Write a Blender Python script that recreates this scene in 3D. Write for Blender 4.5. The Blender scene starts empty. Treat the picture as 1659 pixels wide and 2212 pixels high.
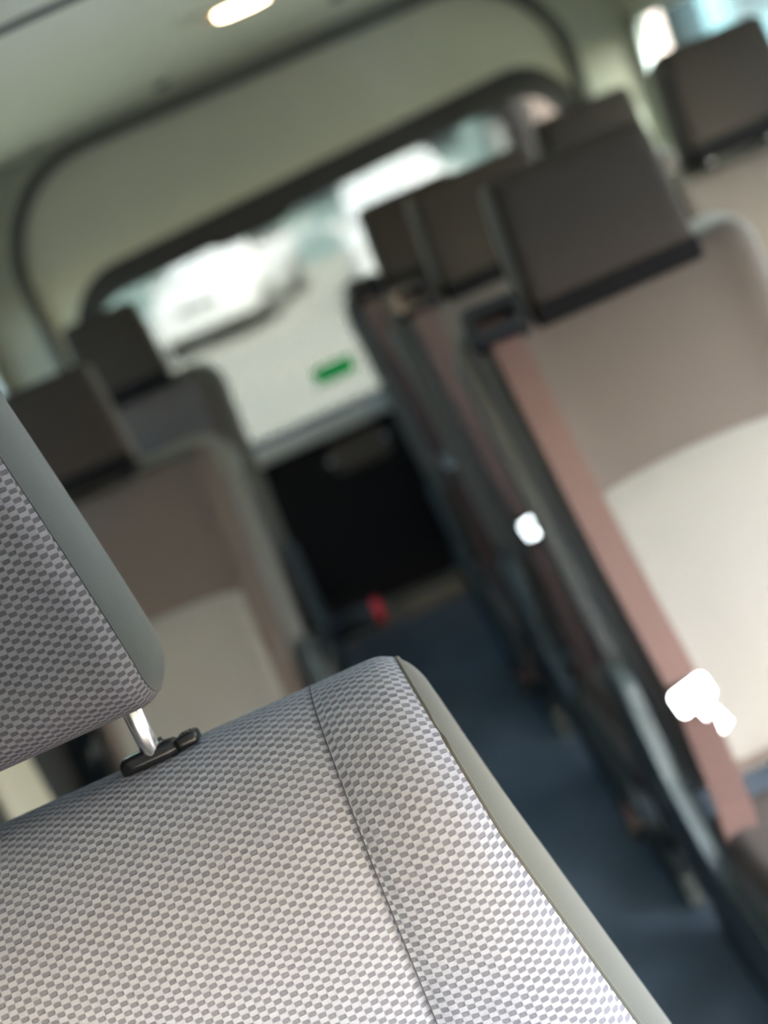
import bpy, bmesh, math, random
from mathutils import Vector, Matrix, Euler
random.seed(4)
PI = math.pi
sc = bpy.context.scene
COL = sc.collection
FLOOR = 0.0
EYE = 1.29            # height of the lens above the van floor
GROUND = -0.55        # outdoor ground, below the van floor

# ------------------------------------------------------------------ materials
def srgb(r, g, b):
    def f(c):
        c /= 255.0
        return c / 12.92 if c <= 0.04045 else ((c + 0.055) / 1.055) ** 2.4
    return (f(r), f(g), f(b), 1.0)

def new_mat(name):
    m = bpy.data.materials.new(name)
    m.use_nodes = True
    nt = m.node_tree
    b = nt.nodes['Principled BSDF']
    return m, nt, b

def N(nt, kind, **kw):
    n = nt.nodes.new(kind)
    for k, v in kw.items():
        setattr(n, k, v)
    return n

def plain(name, col, rough=0.6, metal=0.0, noise=0.0, nscale=60.0, bump=0.0, bscale=400.0, spec=0.5, sheen=0.0):
    m, nt, b = new_mat(name)
    b.inputs['Base Color'].default_value = col
    b.inputs['Roughness'].default_value = rough
    b.inputs['Metallic'].default_value = metal
    b.inputs['Specular IOR Level'].default_value = spec
    if sheen:
        b.inputs['Sheen Weight'].default_value = sheen
        b.inputs['Sheen Roughness'].default_value = 0.4
    tc = N(nt, 'ShaderNodeTexCoord')
    if noise:
        no = N(nt, 'ShaderNodeTexNoise'); no.inputs['Scale'].default_value = nscale
        no.inputs['Detail'].default_value = 4
        nt.links.new(tc.outputs['Object'], no.inputs['Vector'])
        mx = N(nt, 'ShaderNodeMixRGB', blend_type='MIX')
        mx.inputs[1].default_value = tuple(c * (1 - noise) for c in col[:3]) + (1,)
        mx.inputs[2].default_value = tuple(min(1, c * (1 + noise)) for c in col[:3]) + (1,)
        nt.links.new(no.outputs['Fac'], mx.inputs[0])
        nt.links.new(mx.outputs[0], b.inputs['Base Color'])
    if bump:
        n2 = N(nt, 'ShaderNodeTexNoise'); n2.inputs['Scale'].default_value = bscale
        nt.links.new(tc.outputs['Object'], n2.inputs['Vector'])
        bp = N(nt, 'ShaderNodeBump'); bp.inputs['Strength'].default_value = bump
        bp.inputs['Distance'].default_value = 0.001
        nt.links.new(n2.outputs['Fac'], bp.inputs['Height'])
        nt.links.new(bp.outputs['Normal'], b.inputs['Normal'])
    return m

def woven(name, light, dark, P=0.0106, Q=0.0062, lo=-0.46, hi=0.22, bump=0.75, dist=0.0009, fuzz=0.13, sheen=0.0):
    """seat cloth: raised light pads with recessed dark dashes between, laid out in metres along the cloth (UV)"""
    m, nt, b = new_mat(name)
    L = nt.links.new
    uv = N(nt, 'ShaderNodeUVMap'); uv.uv_map = 'cloth'
    # slight irregularity of the weave
    nz = N(nt, 'ShaderNodeTexNoise'); nz.inputs['Scale'].default_value = 90; L(uv.outputs[0], nz.inputs['Vector'])
    wob = N(nt, 'ShaderNodeVectorMath', operation='SCALE'); wob.inputs['Scale'].default_value = 0.0011
    L(nz.outputs['Color'], wob.inputs[0])
    add = N(nt, 'ShaderNodeVectorMath', operation='ADD'); L(uv.outputs[0], add.inputs[0]); L(wob.outputs[0], add.inputs[1])
    sp = N(nt, 'ShaderNodeSeparateXYZ'); L(add.outputs[0], sp.inputs[0])
    # the dashes lean a little
    def mul(src, k):
        n = N(nt, 'ShaderNodeMath', operation='MULTIPLY'); L(src, n.inputs[0]); n.inputs[1].default_value = k; return n.outputs[0]
    def mth(op, a, c=None):
        n = N(nt, 'ShaderNodeMath', operation=op); L(a, n.inputs[0])
        if c is not None: L(c, n.inputs[1])
        return n.outputs[0]
    su = mth('SINE', mul(sp.outputs[0], 2 * PI / P))
    sv = mth('SINE', mul(sp.outputs[1], 2 * PI / Q))
    ck = mth('MULTIPLY', su, sv)
    mr = N(nt, 'ShaderNodeMapRange', interpolation_type='SMOOTHSTEP')
    L(ck, mr.inputs['Value']); mr.inputs['From Min'].default_value = lo; mr.inputs['From Max'].default_value = hi
    fz = N(nt, 'ShaderNodeTexNoise'); fz.inputs['Scale'].default_value = 1500; fz.inputs['Detail'].default_value = 3
    L(uv.outputs[0], fz.inputs['Vector'])
    mx = N(nt, 'ShaderNodeMixRGB'); mx.inputs[1].default_value = dark; mx.inputs[2].default_value = light
    L(mr.outputs[0], mx.inputs[0])
    fm = N(nt, 'ShaderNodeMapRange'); L(fz.outputs['Fac'], fm.inputs['Value'])
    fm.inputs['From Min'].default_value = 0.25; fm.inputs['From Max'].default_value = 0.75
    fm.inputs['To Min'].default_value = 1 - fuzz; fm.inputs['To Max'].default_value = 1 + fuzz
    sc_ = N(nt, 'ShaderNodeVectorMath', operation='SCALE'); L(mx.outputs[0], sc_.inputs[0]); L(fm.outputs[0], sc_.inputs['Scale'])
    L(sc_.outputs[0], b.inputs['Base Color'])
    hsum = N(nt, 'ShaderNodeMath', operation='MULTIPLY_ADD'); L(fz.outputs['Fac'], hsum.inputs[0]); hsum.inputs[1].default_value = 0.25
    L(mr.outputs[0], hsum.inputs[2])
    bp = N(nt, 'ShaderNodeBump'); bp.inputs['Strength'].default_value = bump; bp.inputs['Distance'].default_value = dist
    L(hsum.outputs[0], bp.inputs['Height']); L(bp.outputs['Normal'], b.inputs['Normal'])
    b.inputs['Roughness'].default_value = 0.95
    b.inputs['Specular IOR Level'].default_value = 0.15
    b.inputs['Sheen Weight'].default_value = sheen
    return m

def twill(name, col, dark, scale=900.0):
    """smooth side cloth with a very fine diagonal rib"""
    m, nt, b = new_mat(name); L = nt.links.new
    tc = N(nt, 'ShaderNodeTexCoord')
    wv = N(nt, 'ShaderNodeTexWave', wave_type='BANDS', bands_direction='DIAGONAL')
    wv.inputs['Scale'].default_value = scale; wv.inputs['Distortion'].default_value = 0.6
    L(tc.outputs['Object'], wv.inputs['Vector'])
    no = N(nt, 'ShaderNodeTexNoise'); no.inputs['Scale'].default_value = 700; L(tc.outputs['Object'], no.inputs['Vector'])
    ad = N(nt, 'ShaderNodeMath', operation='MULTIPLY'); L(wv.outputs['Fac'], ad.inputs[0]); L(no.outputs['Fac'], ad.inputs[1])
    mx = N(nt, 'ShaderNodeMixRGB'); mx.inputs[1].default_value = dark; mx.inputs[2].default_value = col
    mr = N(nt, 'ShaderNodeMapRange'); L(ad.outputs[0], mr.inputs['Value']); mr.inputs['From Max'].default_value = 0.5
    L(mr.outputs[0], mx.inputs[0]); L(mx.outputs[0], b.inputs['Base Color'])
    bp = N(nt, 'ShaderNodeBump'); bp.inputs['Strength'].default_value = 0.2; bp.inputs['Distance'].default_value = 0.0003
    L(ad.outputs[0], bp.inputs['Height']); L(bp.outputs['Normal'], b.inputs['Normal'])
    b.inputs['Roughness'].default_value = 0.9; b.inputs['Specular IOR Level'].default_value = 0.2
    b.inputs['Sheen Weight'].default_value = 0.3
    return m

def glass(name, tint, refl=0.06):
    m = bpy.data.materials.new(name); m.use_nodes = True
    nt = m.node_tree; nt.nodes.clear(); L = nt.links.new
    out = N(nt, 'ShaderNodeOutputMaterial')
    tr = N(nt, 'ShaderNodeBsdfTransparent'); tr.inputs[0].default_value = tint
    gl = N(nt, 'ShaderNodeBsdfGlossy'); gl.inputs['Roughness'].default_value = 0.02
    fr = N(nt, 'ShaderNodeFresnel'); fr.inputs['IOR'].default_value = 1.35
    ge = N(nt, 'ShaderNodeNewGeometry')            # the outer face reflects; the inner face only lets light out
    inv = N(nt, 'ShaderNodeMath', operation='SUBTRACT'); inv.inputs[0].default_value = 1.0; L(ge.outputs['Backfacing'], inv.inputs[1])
    fk = N(nt, 'ShaderNodeMath', operation='MULTIPLY'); L(fr.outputs[0], fk.inputs[0]); L(inv.outputs[0], fk.inputs[1])
    mx = N(nt, 'ShaderNodeMixShader'); L(fk.outputs[0], mx.inputs[0]); L(tr.outputs[0], mx.inputs[1]); L(gl.outputs[0], mx.inputs[2])
    L(mx.outputs[0], out.inputs['Surface'])
    return m

def emit(name, col, strength):
    m, nt, b = new_mat(name)
    b.inputs['Base Color'].default_value = col
    b.inputs['Emission Color'].default_value = col
    b.inputs['Emission Strength'].default_value = strength
    return m

M = {}
M['cloth_front'] = woven('patterned_seat_cloth', (0.44, 0.465, 0.56, 1), (0.215, 0.22, 0.274, 1))
M['cloth_head'] = woven('dimmed_headrest_cloth', (0.335, 0.310, 0.312, 1), (0.150, 0.138, 0.142, 1))  # seat cloth with the headrest's dimmer light put into its colour
M['cloth_side'] = twill('grey_green_side_cloth', (0.125, 0.130, 0.118, 1), (0.092, 0.096, 0.087, 1))
M['stitch'] = plain('dark_stitching', (0.10, 0.095, 0.10, 1), 0.8)
M['cloth_brown'] = woven('brown_seat_cloth', (0.135, 0.116, 0.107, 1), (0.085, 0.073, 0.068, 1))
M['cloth_cream'] = woven('pale_insert_cloth', (0.25, 0.248, 0.238, 1), (0.19, 0.189, 0.182, 1))
M['cloth_dark'] = twill('dark_brown_side_cloth', (0.085, 0.075, 0.068, 1), (0.06, 0.053, 0.048, 1))
M['head_cloth'] = woven('dark_headrest_cloth', (0.06, 0.05, 0.044, 1), (0.04, 0.034, 0.030, 1))
M['shell'] = plain('grey_seat_plastic', (0.15, 0.16, 0.157, 1), 0.5, noise=0.08, bump=0.15)
M['cover'] = plain('blue_grey_seat_plastic', (0.05, 0.070, 0.078, 1), 0.6, noise=0.1, bump=0.1)
M['steel'] = plain('painted_dark_steel', (0.03, 0.036, 0.042, 1), 0.45, 0.3, noise=0.2)
M['chrome'] = plain('polished_chrome', (0.92, 0.92, 0.92, 1), 0.24, 1.0, noise=0.03, nscale=9)
M['chrome_soft'] = plain('brushed_chrome', (0.85, 0.85, 0.83, 1), 0.22, 1.0, noise=0.05)
M['black_plastic'] = plain('black_plastic', (0.016, 0.018, 0.024, 1), 0.22, bump=0.08)
M['webbing'] = plain('rose_brown_webbing', (0.112, 0.066, 0.060, 1), 0.75, noise=0.12, nscale=180, bump=0.3, bscale=900)
M['shade_black'] = plain('underside_shade_black', (0.010, 0.010, 0.011, 1), 0.95, spec=0.1)
M['red'] = plain('red_button_plastic', (0.85, 0.03, 0.05, 1), 0.4)
M['headliner'] = plain('headliner_cloth', (0.78, 0.755, 0.60, 1), 0.95, noise=0.05, nscale=30, bump=0.3, bscale=700, spec=0.1)
M['gate_trim'] = plain('tailgate_upper_trim', (0.78, 0.755, 0.60, 1), 0.7, noise=0.04, nscale=12, bump=0.15)
M['pillar'] = plain('cream_pillar_trim', (0.42, 0.42, 0.34, 1), 0.6, noise=0.04, bump=0.15)
M['seam'] = plain('dark_seam_rubber', (0.10, 0.10, 0.09, 1), 0.8)
M['rubber'] = plain('dark_window_rubber', (0.035, 0.034, 0.032, 1), 0.6)
M['gate_dark'] = plain('black_tailgate_board', (0.006, 0.006, 0.008, 1), 0.75, noise=0.3, bump=0.2)
M['sill_light'] = plain('pale_sill_plastic', (0.84, 0.90, 0.88, 1), 0.45, noise=0.05)
M['brown_plastic'] = plain('brown_plastic', (0.10, 0.088, 0.075, 1), 0.5, noise=0.1)
M['kick_plate'] = plain('brown_kick_plate', (0.22, 0.21, 0.19, 1), 0.55, noise=0.1)
M['wall_dark'] = plain('charcoal_wall_board', (0.022, 0.026, 0.028, 1), 0.7, noise=0.2, bump=0.2)
M['green'] = plain('green_vinyl', (0.015, 0.34, 0.13, 1), 0.5, noise=0.04)
M['lamp'] = emit('warm_lamp_lens', (1.0, 0.80, 0.52, 1), 5.0)
M['lamp_dim'] = plain('frosted_lens', (0.75, 0.58, 0.42, 1), 0.3, noise=0.05)
M['glass'] = glass('tinted_window_glass', (0.76, 0.82, 0.81, 1))
M['side_glass'] = glass('smoked_side_glass', (0.46, 0.505, 0.50, 1))
M['privacy_glass'] = glass('dark_privacy_glass', (0.178, 0.187, 0.181, 1))
M['car_glass'] = plain('car_glass', (0.035, 0.05, 0.06, 1), 0.08, spec=0.6)
M['glare_screen'] = plain('pale_glare_screen', (0.80, 0.81, 0.82, 1), 0.35, 0.2, noise=0.05, nscale=6)
M['white_paint'] = plain('white_car_paint', (0.86, 0.86, 0.85, 1), 0.25, noise=0.01)
M['blue_paint'] = plain('pale_blue_car_paint', (0.36, 0.46, 0.55, 1), 0.3, noise=0.02)
M['tyre'] = plain('tyre_rubber', (0.02, 0.02, 0.02, 1), 0.85, noise=0.2)
M['red_lens'] = plain('red_tail_lens', (0.55, 0.03, 0.03, 1), 0.15)
M['amber'] = plain('headlamp_lens', (0.7, 0.72, 0.72, 1), 0.1)
M['bldg_frame'] = plain('grey_window_frames', (0.10, 0.13, 0.14, 1), 0.7, noise=0.1)
M['bldg'] = plain('teal_grey_render', (0.24, 0.33, 0.33, 1), 0.9, noise=0.2, nscale=0.8)
M['bldg_pink'] = plain('pale_pink_render', (0.52, 0.40, 0.37, 1), 0.9, noise=0.1, nscale=0.8)
M['bldg_blue'] = plain('blue_cladding', (0.085, 0.145, 0.165, 1), 0.8, noise=0.2, nscale=0.9)
M['leaf'] = plain('hedge_leaves', (0.06, 0.11, 0.06, 1), 0.8, noise=0.5, nscale=14)

# floor vinyl: dark blue grey, lightly worn and slightly glossy
def floor_mat():
    m, nt, b = new_mat('blue_grey_floor_vinyl'); L = nt.links.new
    tc = N(nt, 'ShaderNodeTexCoord')
    a = N(nt, 'ShaderNodeTexNoise'); a.inputs['Scale'].default_value = 7; a.inputs['Detail'].default_value = 5
    L(tc.outputs['Object'], a.inputs['Vector'])
    cr = N(nt, 'ShaderNodeValToRGB'); L(a.outputs['Fac'], cr.inputs[0])
    cr.color_ramp.elements[0].position = 0.3; cr.color_ramp.elements[0].color = (0.10, 0.15, 0.215, 1)
    cr.color_ramp.elements[1].position = 0.7; cr.color_ramp.elements[1].color = (0.17, 0.24, 0.34, 1)
    L(cr.outputs[0], b.inputs['Base Color'])
    rr = N(nt, 'ShaderNodeMapRange'); L(a.outputs['Fac'], rr.inputs['Value']); rr.inputs['To Min'].default_value = 0.32; rr.inputs['To Max'].default_value = 0.55
    L(rr.outputs[0], b.inputs['Roughness'])
    v = N(nt, 'ShaderNodeTexVoronoi'); v.inputs['Scale'].default_value = 260; L(tc.outputs['Object'], v.inputs['Vector'])
    bp = N(nt, 'ShaderNodeBump'); bp.inputs['Strength'].default_value = 0.12; bp.inputs['Distance'].default_value = 0.001
    L(v.outputs['Distance'], bp.inputs['Height']); L(bp.outputs['Normal'], b.inputs['Normal'])
    return m
M['floor'] = floor_mat()

def ground_mat():
    m, nt, b = new_mat('pale_concrete'); L = nt.links.new
    tc = N(nt, 'ShaderNodeTexCoord')
    a = N(nt, 'ShaderNodeTexNoise'); a.inputs['Scale'].default_value = 0.45; a.inputs['Detail'].default_value = 6
    L(tc.outputs['Object'], a.inputs['Vector'])
    cr = N(nt, 'ShaderNodeValToRGB'); L(a.outputs['Fac'], cr.inputs[0])
    cr.color_ramp.elements[0].position = 0.3; cr.color_ramp.elements[0].color = (0.34, 0.335, 0.30, 1)
    cr.color_ramp.elements[1].position = 0.7; cr.color_ramp.elements[1].color = (0.39, 0.375, 0.325, 1)
    L(cr.outputs[0], b.inputs['Base Color']); b.inputs['Roughness'].default_value = 0.9
    return m
M['ground'] = ground_mat()
M['bounce_cut'] = plain('dark_bounce_cut', (0.04, 0.04, 0.042, 1), 0.9, noise=0.2, nscale=3)

# ------------------------------------------------------------------ object helpers
def tag(o, label, cat, group=None, kind=None):
    o['label'] = label; o['category'] = cat
    if group: o['group'] = group
    if kind: o['kind'] = kind
    return o

def empty(name, loc=(0, 0, 0), rz=0.0):
    o = bpy.data.objects.new(name, None); COL.objects.link(o)
    o.location = loc; o.rotation_euler = (0, 0, rz); o.empty_display_size = 0.05
    return o

def link_mesh(name, verts, faces, mat, parent=None, smooth=True, loc=(0, 0, 0), rot=(0, 0, 0), uvs=None, fix=True):
    me = bpy.data.meshes.new(name)
    me.from_pydata(verts, [], faces); me.update()
    if uvs:
        lay = me.uv_layers.new(name='cloth')
        for lp in me.loops:
            lay.data[lp.index].uv = uvs[lp.vertex_index]
    if fix:
        bm = bmesh.new(); bm.from_mesh(me); bmesh.ops.recalc_face_normals(bm, faces=bm.faces); bm.to_mesh(me); bm.free()
    if smooth:
        me.polygons.foreach_set('use_smooth', [True] * len(me.polygons))
    me.materials.append(mat)
    o = bpy.data.objects.new(name, me); COL.objects.link(o)
    o.location = loc; o.rotation_euler = rot
    if parent: o.parent = parent
    return o

def bm_obj(name, bm, mat, parent=None, smooth=False, loc=(0, 0, 0), rot=(0, 0, 0)):
    me = bpy.data.meshes.new(name); bmesh.ops.recalc_face_normals(bm, faces=bm.faces); bm.to_mesh(me); bm.free()
    if smooth: me.polygons.foreach_set('use_smooth', [True] * len(me.polygons))
    me.materials.append(mat)
    o = bpy.data.objects.new(name, me); COL.objects.link(o)
    o.location = loc; o.rotation_euler = rot
    if parent: o.parent = parent
    return o

def add_box(bm, c, s, rot=None, bev=0.0, seg=2):
    r = bmesh.ops.create_cube(bm, size=1.0)
    vs = r['verts']
    bmesh.ops.scale(bm, vec=s, verts=vs)
    if bev > 0:
        es = list({e for v in vs for e in v.link_edges})
        rr = bmesh.ops.bevel(bm, geom=es, offset=bev, segments=seg, affect='EDGES', profile=0.5)
        vs = list({v for f in rr['faces'] for v in f.verts} | {v for v in vs if v.is_valid})
    if rot: bmesh.ops.rotate(bm, cent=(0, 0, 0), matrix=Euler(rot).to_matrix(), verts=vs)
    bmesh.ops.translate(bm, vec=c, verts=vs)
    return vs

def box(name, c, s, mat, parent=None, rot=None, bev=0.0, seg=2, smooth=False):
    bm = bmesh.new(); add_box(bm, (0, 0, 0), s, None, bev, seg)
    return bm_obj(name, bm, mat, parent, smooth, loc=c, rot=rot or (0, 0, 0))

def add_tube(bm, pts, r, n=12, closed=False):
    pts = [Vector(p) for p in pts]; rings = []
    for i, p in enumerate(pts):
        a = pts[i - 1] if i else p; b = pts[i + 1] if i < len(pts) - 1 else p
        t = (b - a).normalized()
        up = Vector((0, 0, 1)) if abs(t.z) < 0.9 else Vector((0, 1, 0))
        s = t.cross(up).normalized(); u = s.cross(t)
        rr = r[i] if isinstance(r, (list, tuple)) else r
        rings.append([bm.verts.new(p + (s * math.cos(2 * PI * k / n) + u * math.sin(2 * PI * k / n)) * rr) for k in range(n)])
    for a, b in zip(rings, rings[1:]):
        for k in range(n):
            bm.faces.new((a[k], a[(k + 1) % n], b[(k + 1) % n], b[k]))
    bm.faces.new(rings[0][::-1]); bm.faces.new(rings[-1])

def tube(name, pts, r, mat, parent=None, n=14, loc=(0, 0, 0), rot=(0, 0, 0)):
    bm = bmesh.new(); add_tube(bm, pts, r, n)
    return bm_obj(name, bm, mat, parent, True, loc, rot)

def rrect(x0, x1, z0, z1, r, n=8):
    """rounded rectangle outline, counter-clockwise, starting at lower left; r may be 4 radii (bl, br, tr, tl)"""
    rs = r if isinstance(r, (list, tuple)) else (r,) * 4
    out = []
    for (cx, cz, a0, rr) in ((x0 + rs[0], z0 + rs[0], PI, rs[0]), (x1 - rs[1], z0 + rs[1], 1.5 * PI, rs[1]),
                             (x1 - rs[2], z1 - rs[2], 0, rs[2]), (x0 + rs[3], z1 - rs[3], 0.5 * PI, rs[3])):
        for k in range(n + 1):
            a = a0 + 0.5 * PI * k / n
            out.append((cx + rr * math.cos(a), cz + rr * math.sin(a)))
    return out

def plate(name, outline, y0, y1, mat, parent=None, bev=0.0, axis='y', loc=(0, 0, 0), rot=(0, 0, 0), smooth=False, seg=3):
    """a plate: 2-D outline (a, z) extruded along y (or along x when axis='x')"""
    bm = bmesh.new()
    def P(a, z, d): return (a, d, z) if axis == 'y' else (d, a, z)
    f = [bm.verts.new(P(a, z, y0)) for a, z in outline]; g = [bm.verts.new(P(a, z, y1)) for a, z in outline]
    bm.faces.new(f); bm.faces.new(g[::-1]); n = len(f)
    for i in range(n): bm.faces.new((f[i], g[i], g[(i + 1) % n], f[(i + 1) % n]))
    if bev:
        rim = [e for e in bm.edges if (e.verts[0] in f and e.verts[1] in f) or (e.verts[0] in g and e.verts[1] in g)]
        bmesh.ops.bevel(bm, geom=rim, offset=bev, segments=seg, affect='EDGES', profile=0.5)
    return bm_obj(name, bm, mat, parent, smooth, loc, rot)

def ring_plate(name, outer, inner, y0, y1, mat, parent=None, axis='y', loc=(0, 0, 0), rot=(0, 0, 0)):
    """a frame between two outlines with the same number of points"""
    bm = bmesh.new()
    def P(a, z, d): return (a, d, z) if axis == 'y' else (d, a, z)
    L = [[bm.verts.new(P(a, z, d)) for a, z in o] for o in (outer, inner) for d in (y0, y1)]
    o0, o1, i0, i1 = L; n = len(o0)
    for i in range(n):
        j = (i + 1) % n
        for q in ((o0[i], o0[j], i0[j], i0[i]), (o1[j], o1[i], i1[i], i1[j]), (o0[j], o0[i], o1[i], o1[j]), (i0[i], i0[j], i1[j], i1[i])):
            bm.faces.new(q)
    return bm_obj(name, bm, mat, parent, False, loc, rot)

def strip(name, pts, widths, th, mat, parent=None, across=(1, 0, 0)):
    """a flat band (webbing) following pts, its width along `across`"""
    pts = [Vector(p) for p in pts]; ac = Vector(across).normalized(); V = []; F = []
    for i, p in enumerate(pts):
        a = pts[i - 1] if i else p; b = pts[i + 1] if i < len(pts) - 1 else p
        t = (b - a).normalized(); s = (ac - t * ac.dot(t)).normalized(); nn = s.cross(t)
        w = widths[i] if isinstance(widths, (list, tuple)) else widths
        for su, sn in ((-1, -1), (1, -1), (1, 1), (-1, 1)):
            V.append(p + s * su * w / 2 + nn * sn * th / 2)
    for i in range(len(pts) - 1):
        for k in range(4):
            F.append((4 * i + k, 4 * i + (k + 1) % 4, 4 * i + 4 + (k + 1) % 4, 4 * i + 4 + k))
    F.append((0, 1, 2, 3)); e = 4 * (len(pts) - 1); F.append((e, e + 1, e + 2, e + 3))
    return link_mesh(name, V, F, mat, parent, smooth=False)

# ------------------------------------------------------------------ upholstery
def pad(parent, names, mats, hw, L, D, Rt, Rb, re, theta_s=58.0, nx=24, nz=30, ne=10, bulge=None, seam_x=None,
        loc=(0, 0, 0), rot=(0, 0, 0), front_past=150.0, tk=0.55, seam_abs=None, rc=None, wrap_bottom=False):
    """An upholstered pad standing on z=0 (front at y=0, back at y=D, top at z=L): returns its patterned front panel and
    the plainer panel that goes round its sides and back. hw(z) = half width, Rt/Rb = top/bottom roll, re = edge roll."""
    rc = min(Rt, 0.045) if rc is None else rc
    prof = []    # (y, z, my, mz, ny, nz, kind)
    nr = 16
    for k in range(nr + 1):            # bottom roll, back to front
        a = -PI / 2 - PI / 2 * k / nr
        prof.append((D / 2 + D / 2 * math.cos(a), Rb + Rb * math.sin(a), D / 2, Rb, a))
    for k in range(1, nz):
        z = Rb + (L - Rt - Rb) * k / nz
        prof.append((0.0, z, D / 2, z, PI))
    for k in range(nr * 2 + 1):
        a = PI - PI * k / (nr * 2)
        prof.append((D / 2 + D / 2 * math.cos(a), L - Rt + Rt * math.sin(a), D / 2, L - Rt + (Rt - rc) * math.sin(a), a))
    n_front = len(prof)
    for k in range(1, nz // 2):
        z = L - Rt - (L - Rt - Rb) * k / (nz // 2)
        prof.append((D, z, D / 2, z, 0))
    for k in range(nr):
        a = 0 - PI / 2 * k / nr
        prof.append((D / 2 + D / 2 * math.cos(a), Rb + Rb * math.sin(a), D / 2, Rb, a))
    cols = []
    xs = [-1 + 2 * k / nx for k in range(nx + 1)]
    if seam_x:                          # extra columns round the seam
        for c in (-seam_x, seam_x):
            for d in (-0.03, -0.022, -0.015, -0.010, -0.006, -0.003, 0, 0.003, 0.006, 0.010, 0.015, 0.022, 0.03):
                xs.append(c + d)
        xs = sorted(set(round(x, 5) for x in xs if -1 <= x <= 1))
    for k in range(ne, 0, -1): cols.append((-1, -PI / 2 * k / ne))
    for x in xs: cols.append((x, 0.0))
    for k in range(1, ne + 1): cols.append((1, PI / 2 * k / ne))
    arc = [0.0]
    for a, b in zip(prof, prof[1:]): arc.append(arc[-1] + math.hypot(a[0] - b[0], a[1] - b[1]))
    V = []; UV = []
    nc, npf = len(cols), len(prof)
    for j, (y, z, my, mz, an) in enumerate(prof):
        for (s, th) in cols:
            w = hw(mz); fl = w - re
            if seam_abs:
                Xs = seam_abs(z); a_ = abs(s)
                q = a_ / seam_x * Xs if a_ <= seam_x else Xs + (a_ - seam_x) / (1 - seam_x) * (fl - Xs)
                X0 = math.copysign(q, s)
            else:
                X0 = s * fl
            X = X0 + (re * math.sin(th))
            k = math.cos(th)
            kk = k * (1 - tk) + tk * (k ** 0.6 if k > 0 else 0)
            yy = my + (y - my) * kk; zz = mz + (z - mz) * kk
            if bulge and j < n_front:
                b_ = bulge(X, z, w) * max(0.0, math.cos(th)) * (1.0 if an > PI * 0.9 else max(0.0, -math.cos(an)) if abs(an) > PI / 2 else 0.0)
                yy += math.cos(an) * b_ if an <= PI else -b_
                zz += math.sin(an) * b_ if 0 < an < PI else 0
            V.append((X, yy, zz))
            UV.append((X0 + re * th, arc[j]))
    ths = math.radians(theta_s)
    j0 = 0 if wrap_bottom else nr // 2; j1 = nr + nz - 1 + int(nr * 2 * front_past / 180.0)
    def is_front(i, j):
        return j0 <= j < j1 and max(abs(cols[i][1]), abs(cols[i + 1][1])) <= ths + 1e-6
    FF, SF = [], []
    for j in range(npf):
        jn = (j + 1) % npf
        for i in range(nc - 1):
            q = (j * nc + i, j * nc + i + 1, jn * nc + i + 1, jn * nc + i)
            (FF if jn and is_front(i, j) else SF).append(q)
    def sub(name, faces, mat):
        idx = {}; vv = []; uu = []; ff = []
        for f in faces:
            g = []
            for v in f:
                if v not in idx:
                    idx[v] = len(vv); vv.append(V[v]); uu.append(UV[v])
                g.append(idx[v])
            ff.append(tuple(g))
        return link_mesh(name, vv, ff, mat, parent, True, loc, rot, uu)
    fr = sub(names[0], FF, mats[0]); sd = sub(names[1], SF, mats[1])
    ie = max(i for i in range(nc) if abs(cols[i][1]) <= ths + 1e-6); ib = min(i for i in range(nc) if abs(cols[i][1]) <= ths + 1e-6)
    path = [V[j * nc + ib] for j in range(j0, j1 + 1)][::1]
    path2 = [V[j * nc + ie] for j in range(j0, j1 + 1)]
    return fr, sd, (path, path2, [V[j * nc + min(range(nc), key=lambda i: abs(cols[i][0] - (seam_x or 0)) + 9 * abs(cols[i][1]))] for j in range(j0, j1 + 1)],
                    [V[j * nc + min(range(nc), key=lambda i: abs(cols[i][0] + (seam_x or 0)) + 9 * abs(cols[i][1]))] for j in range(j0, j1 + 1)])

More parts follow.
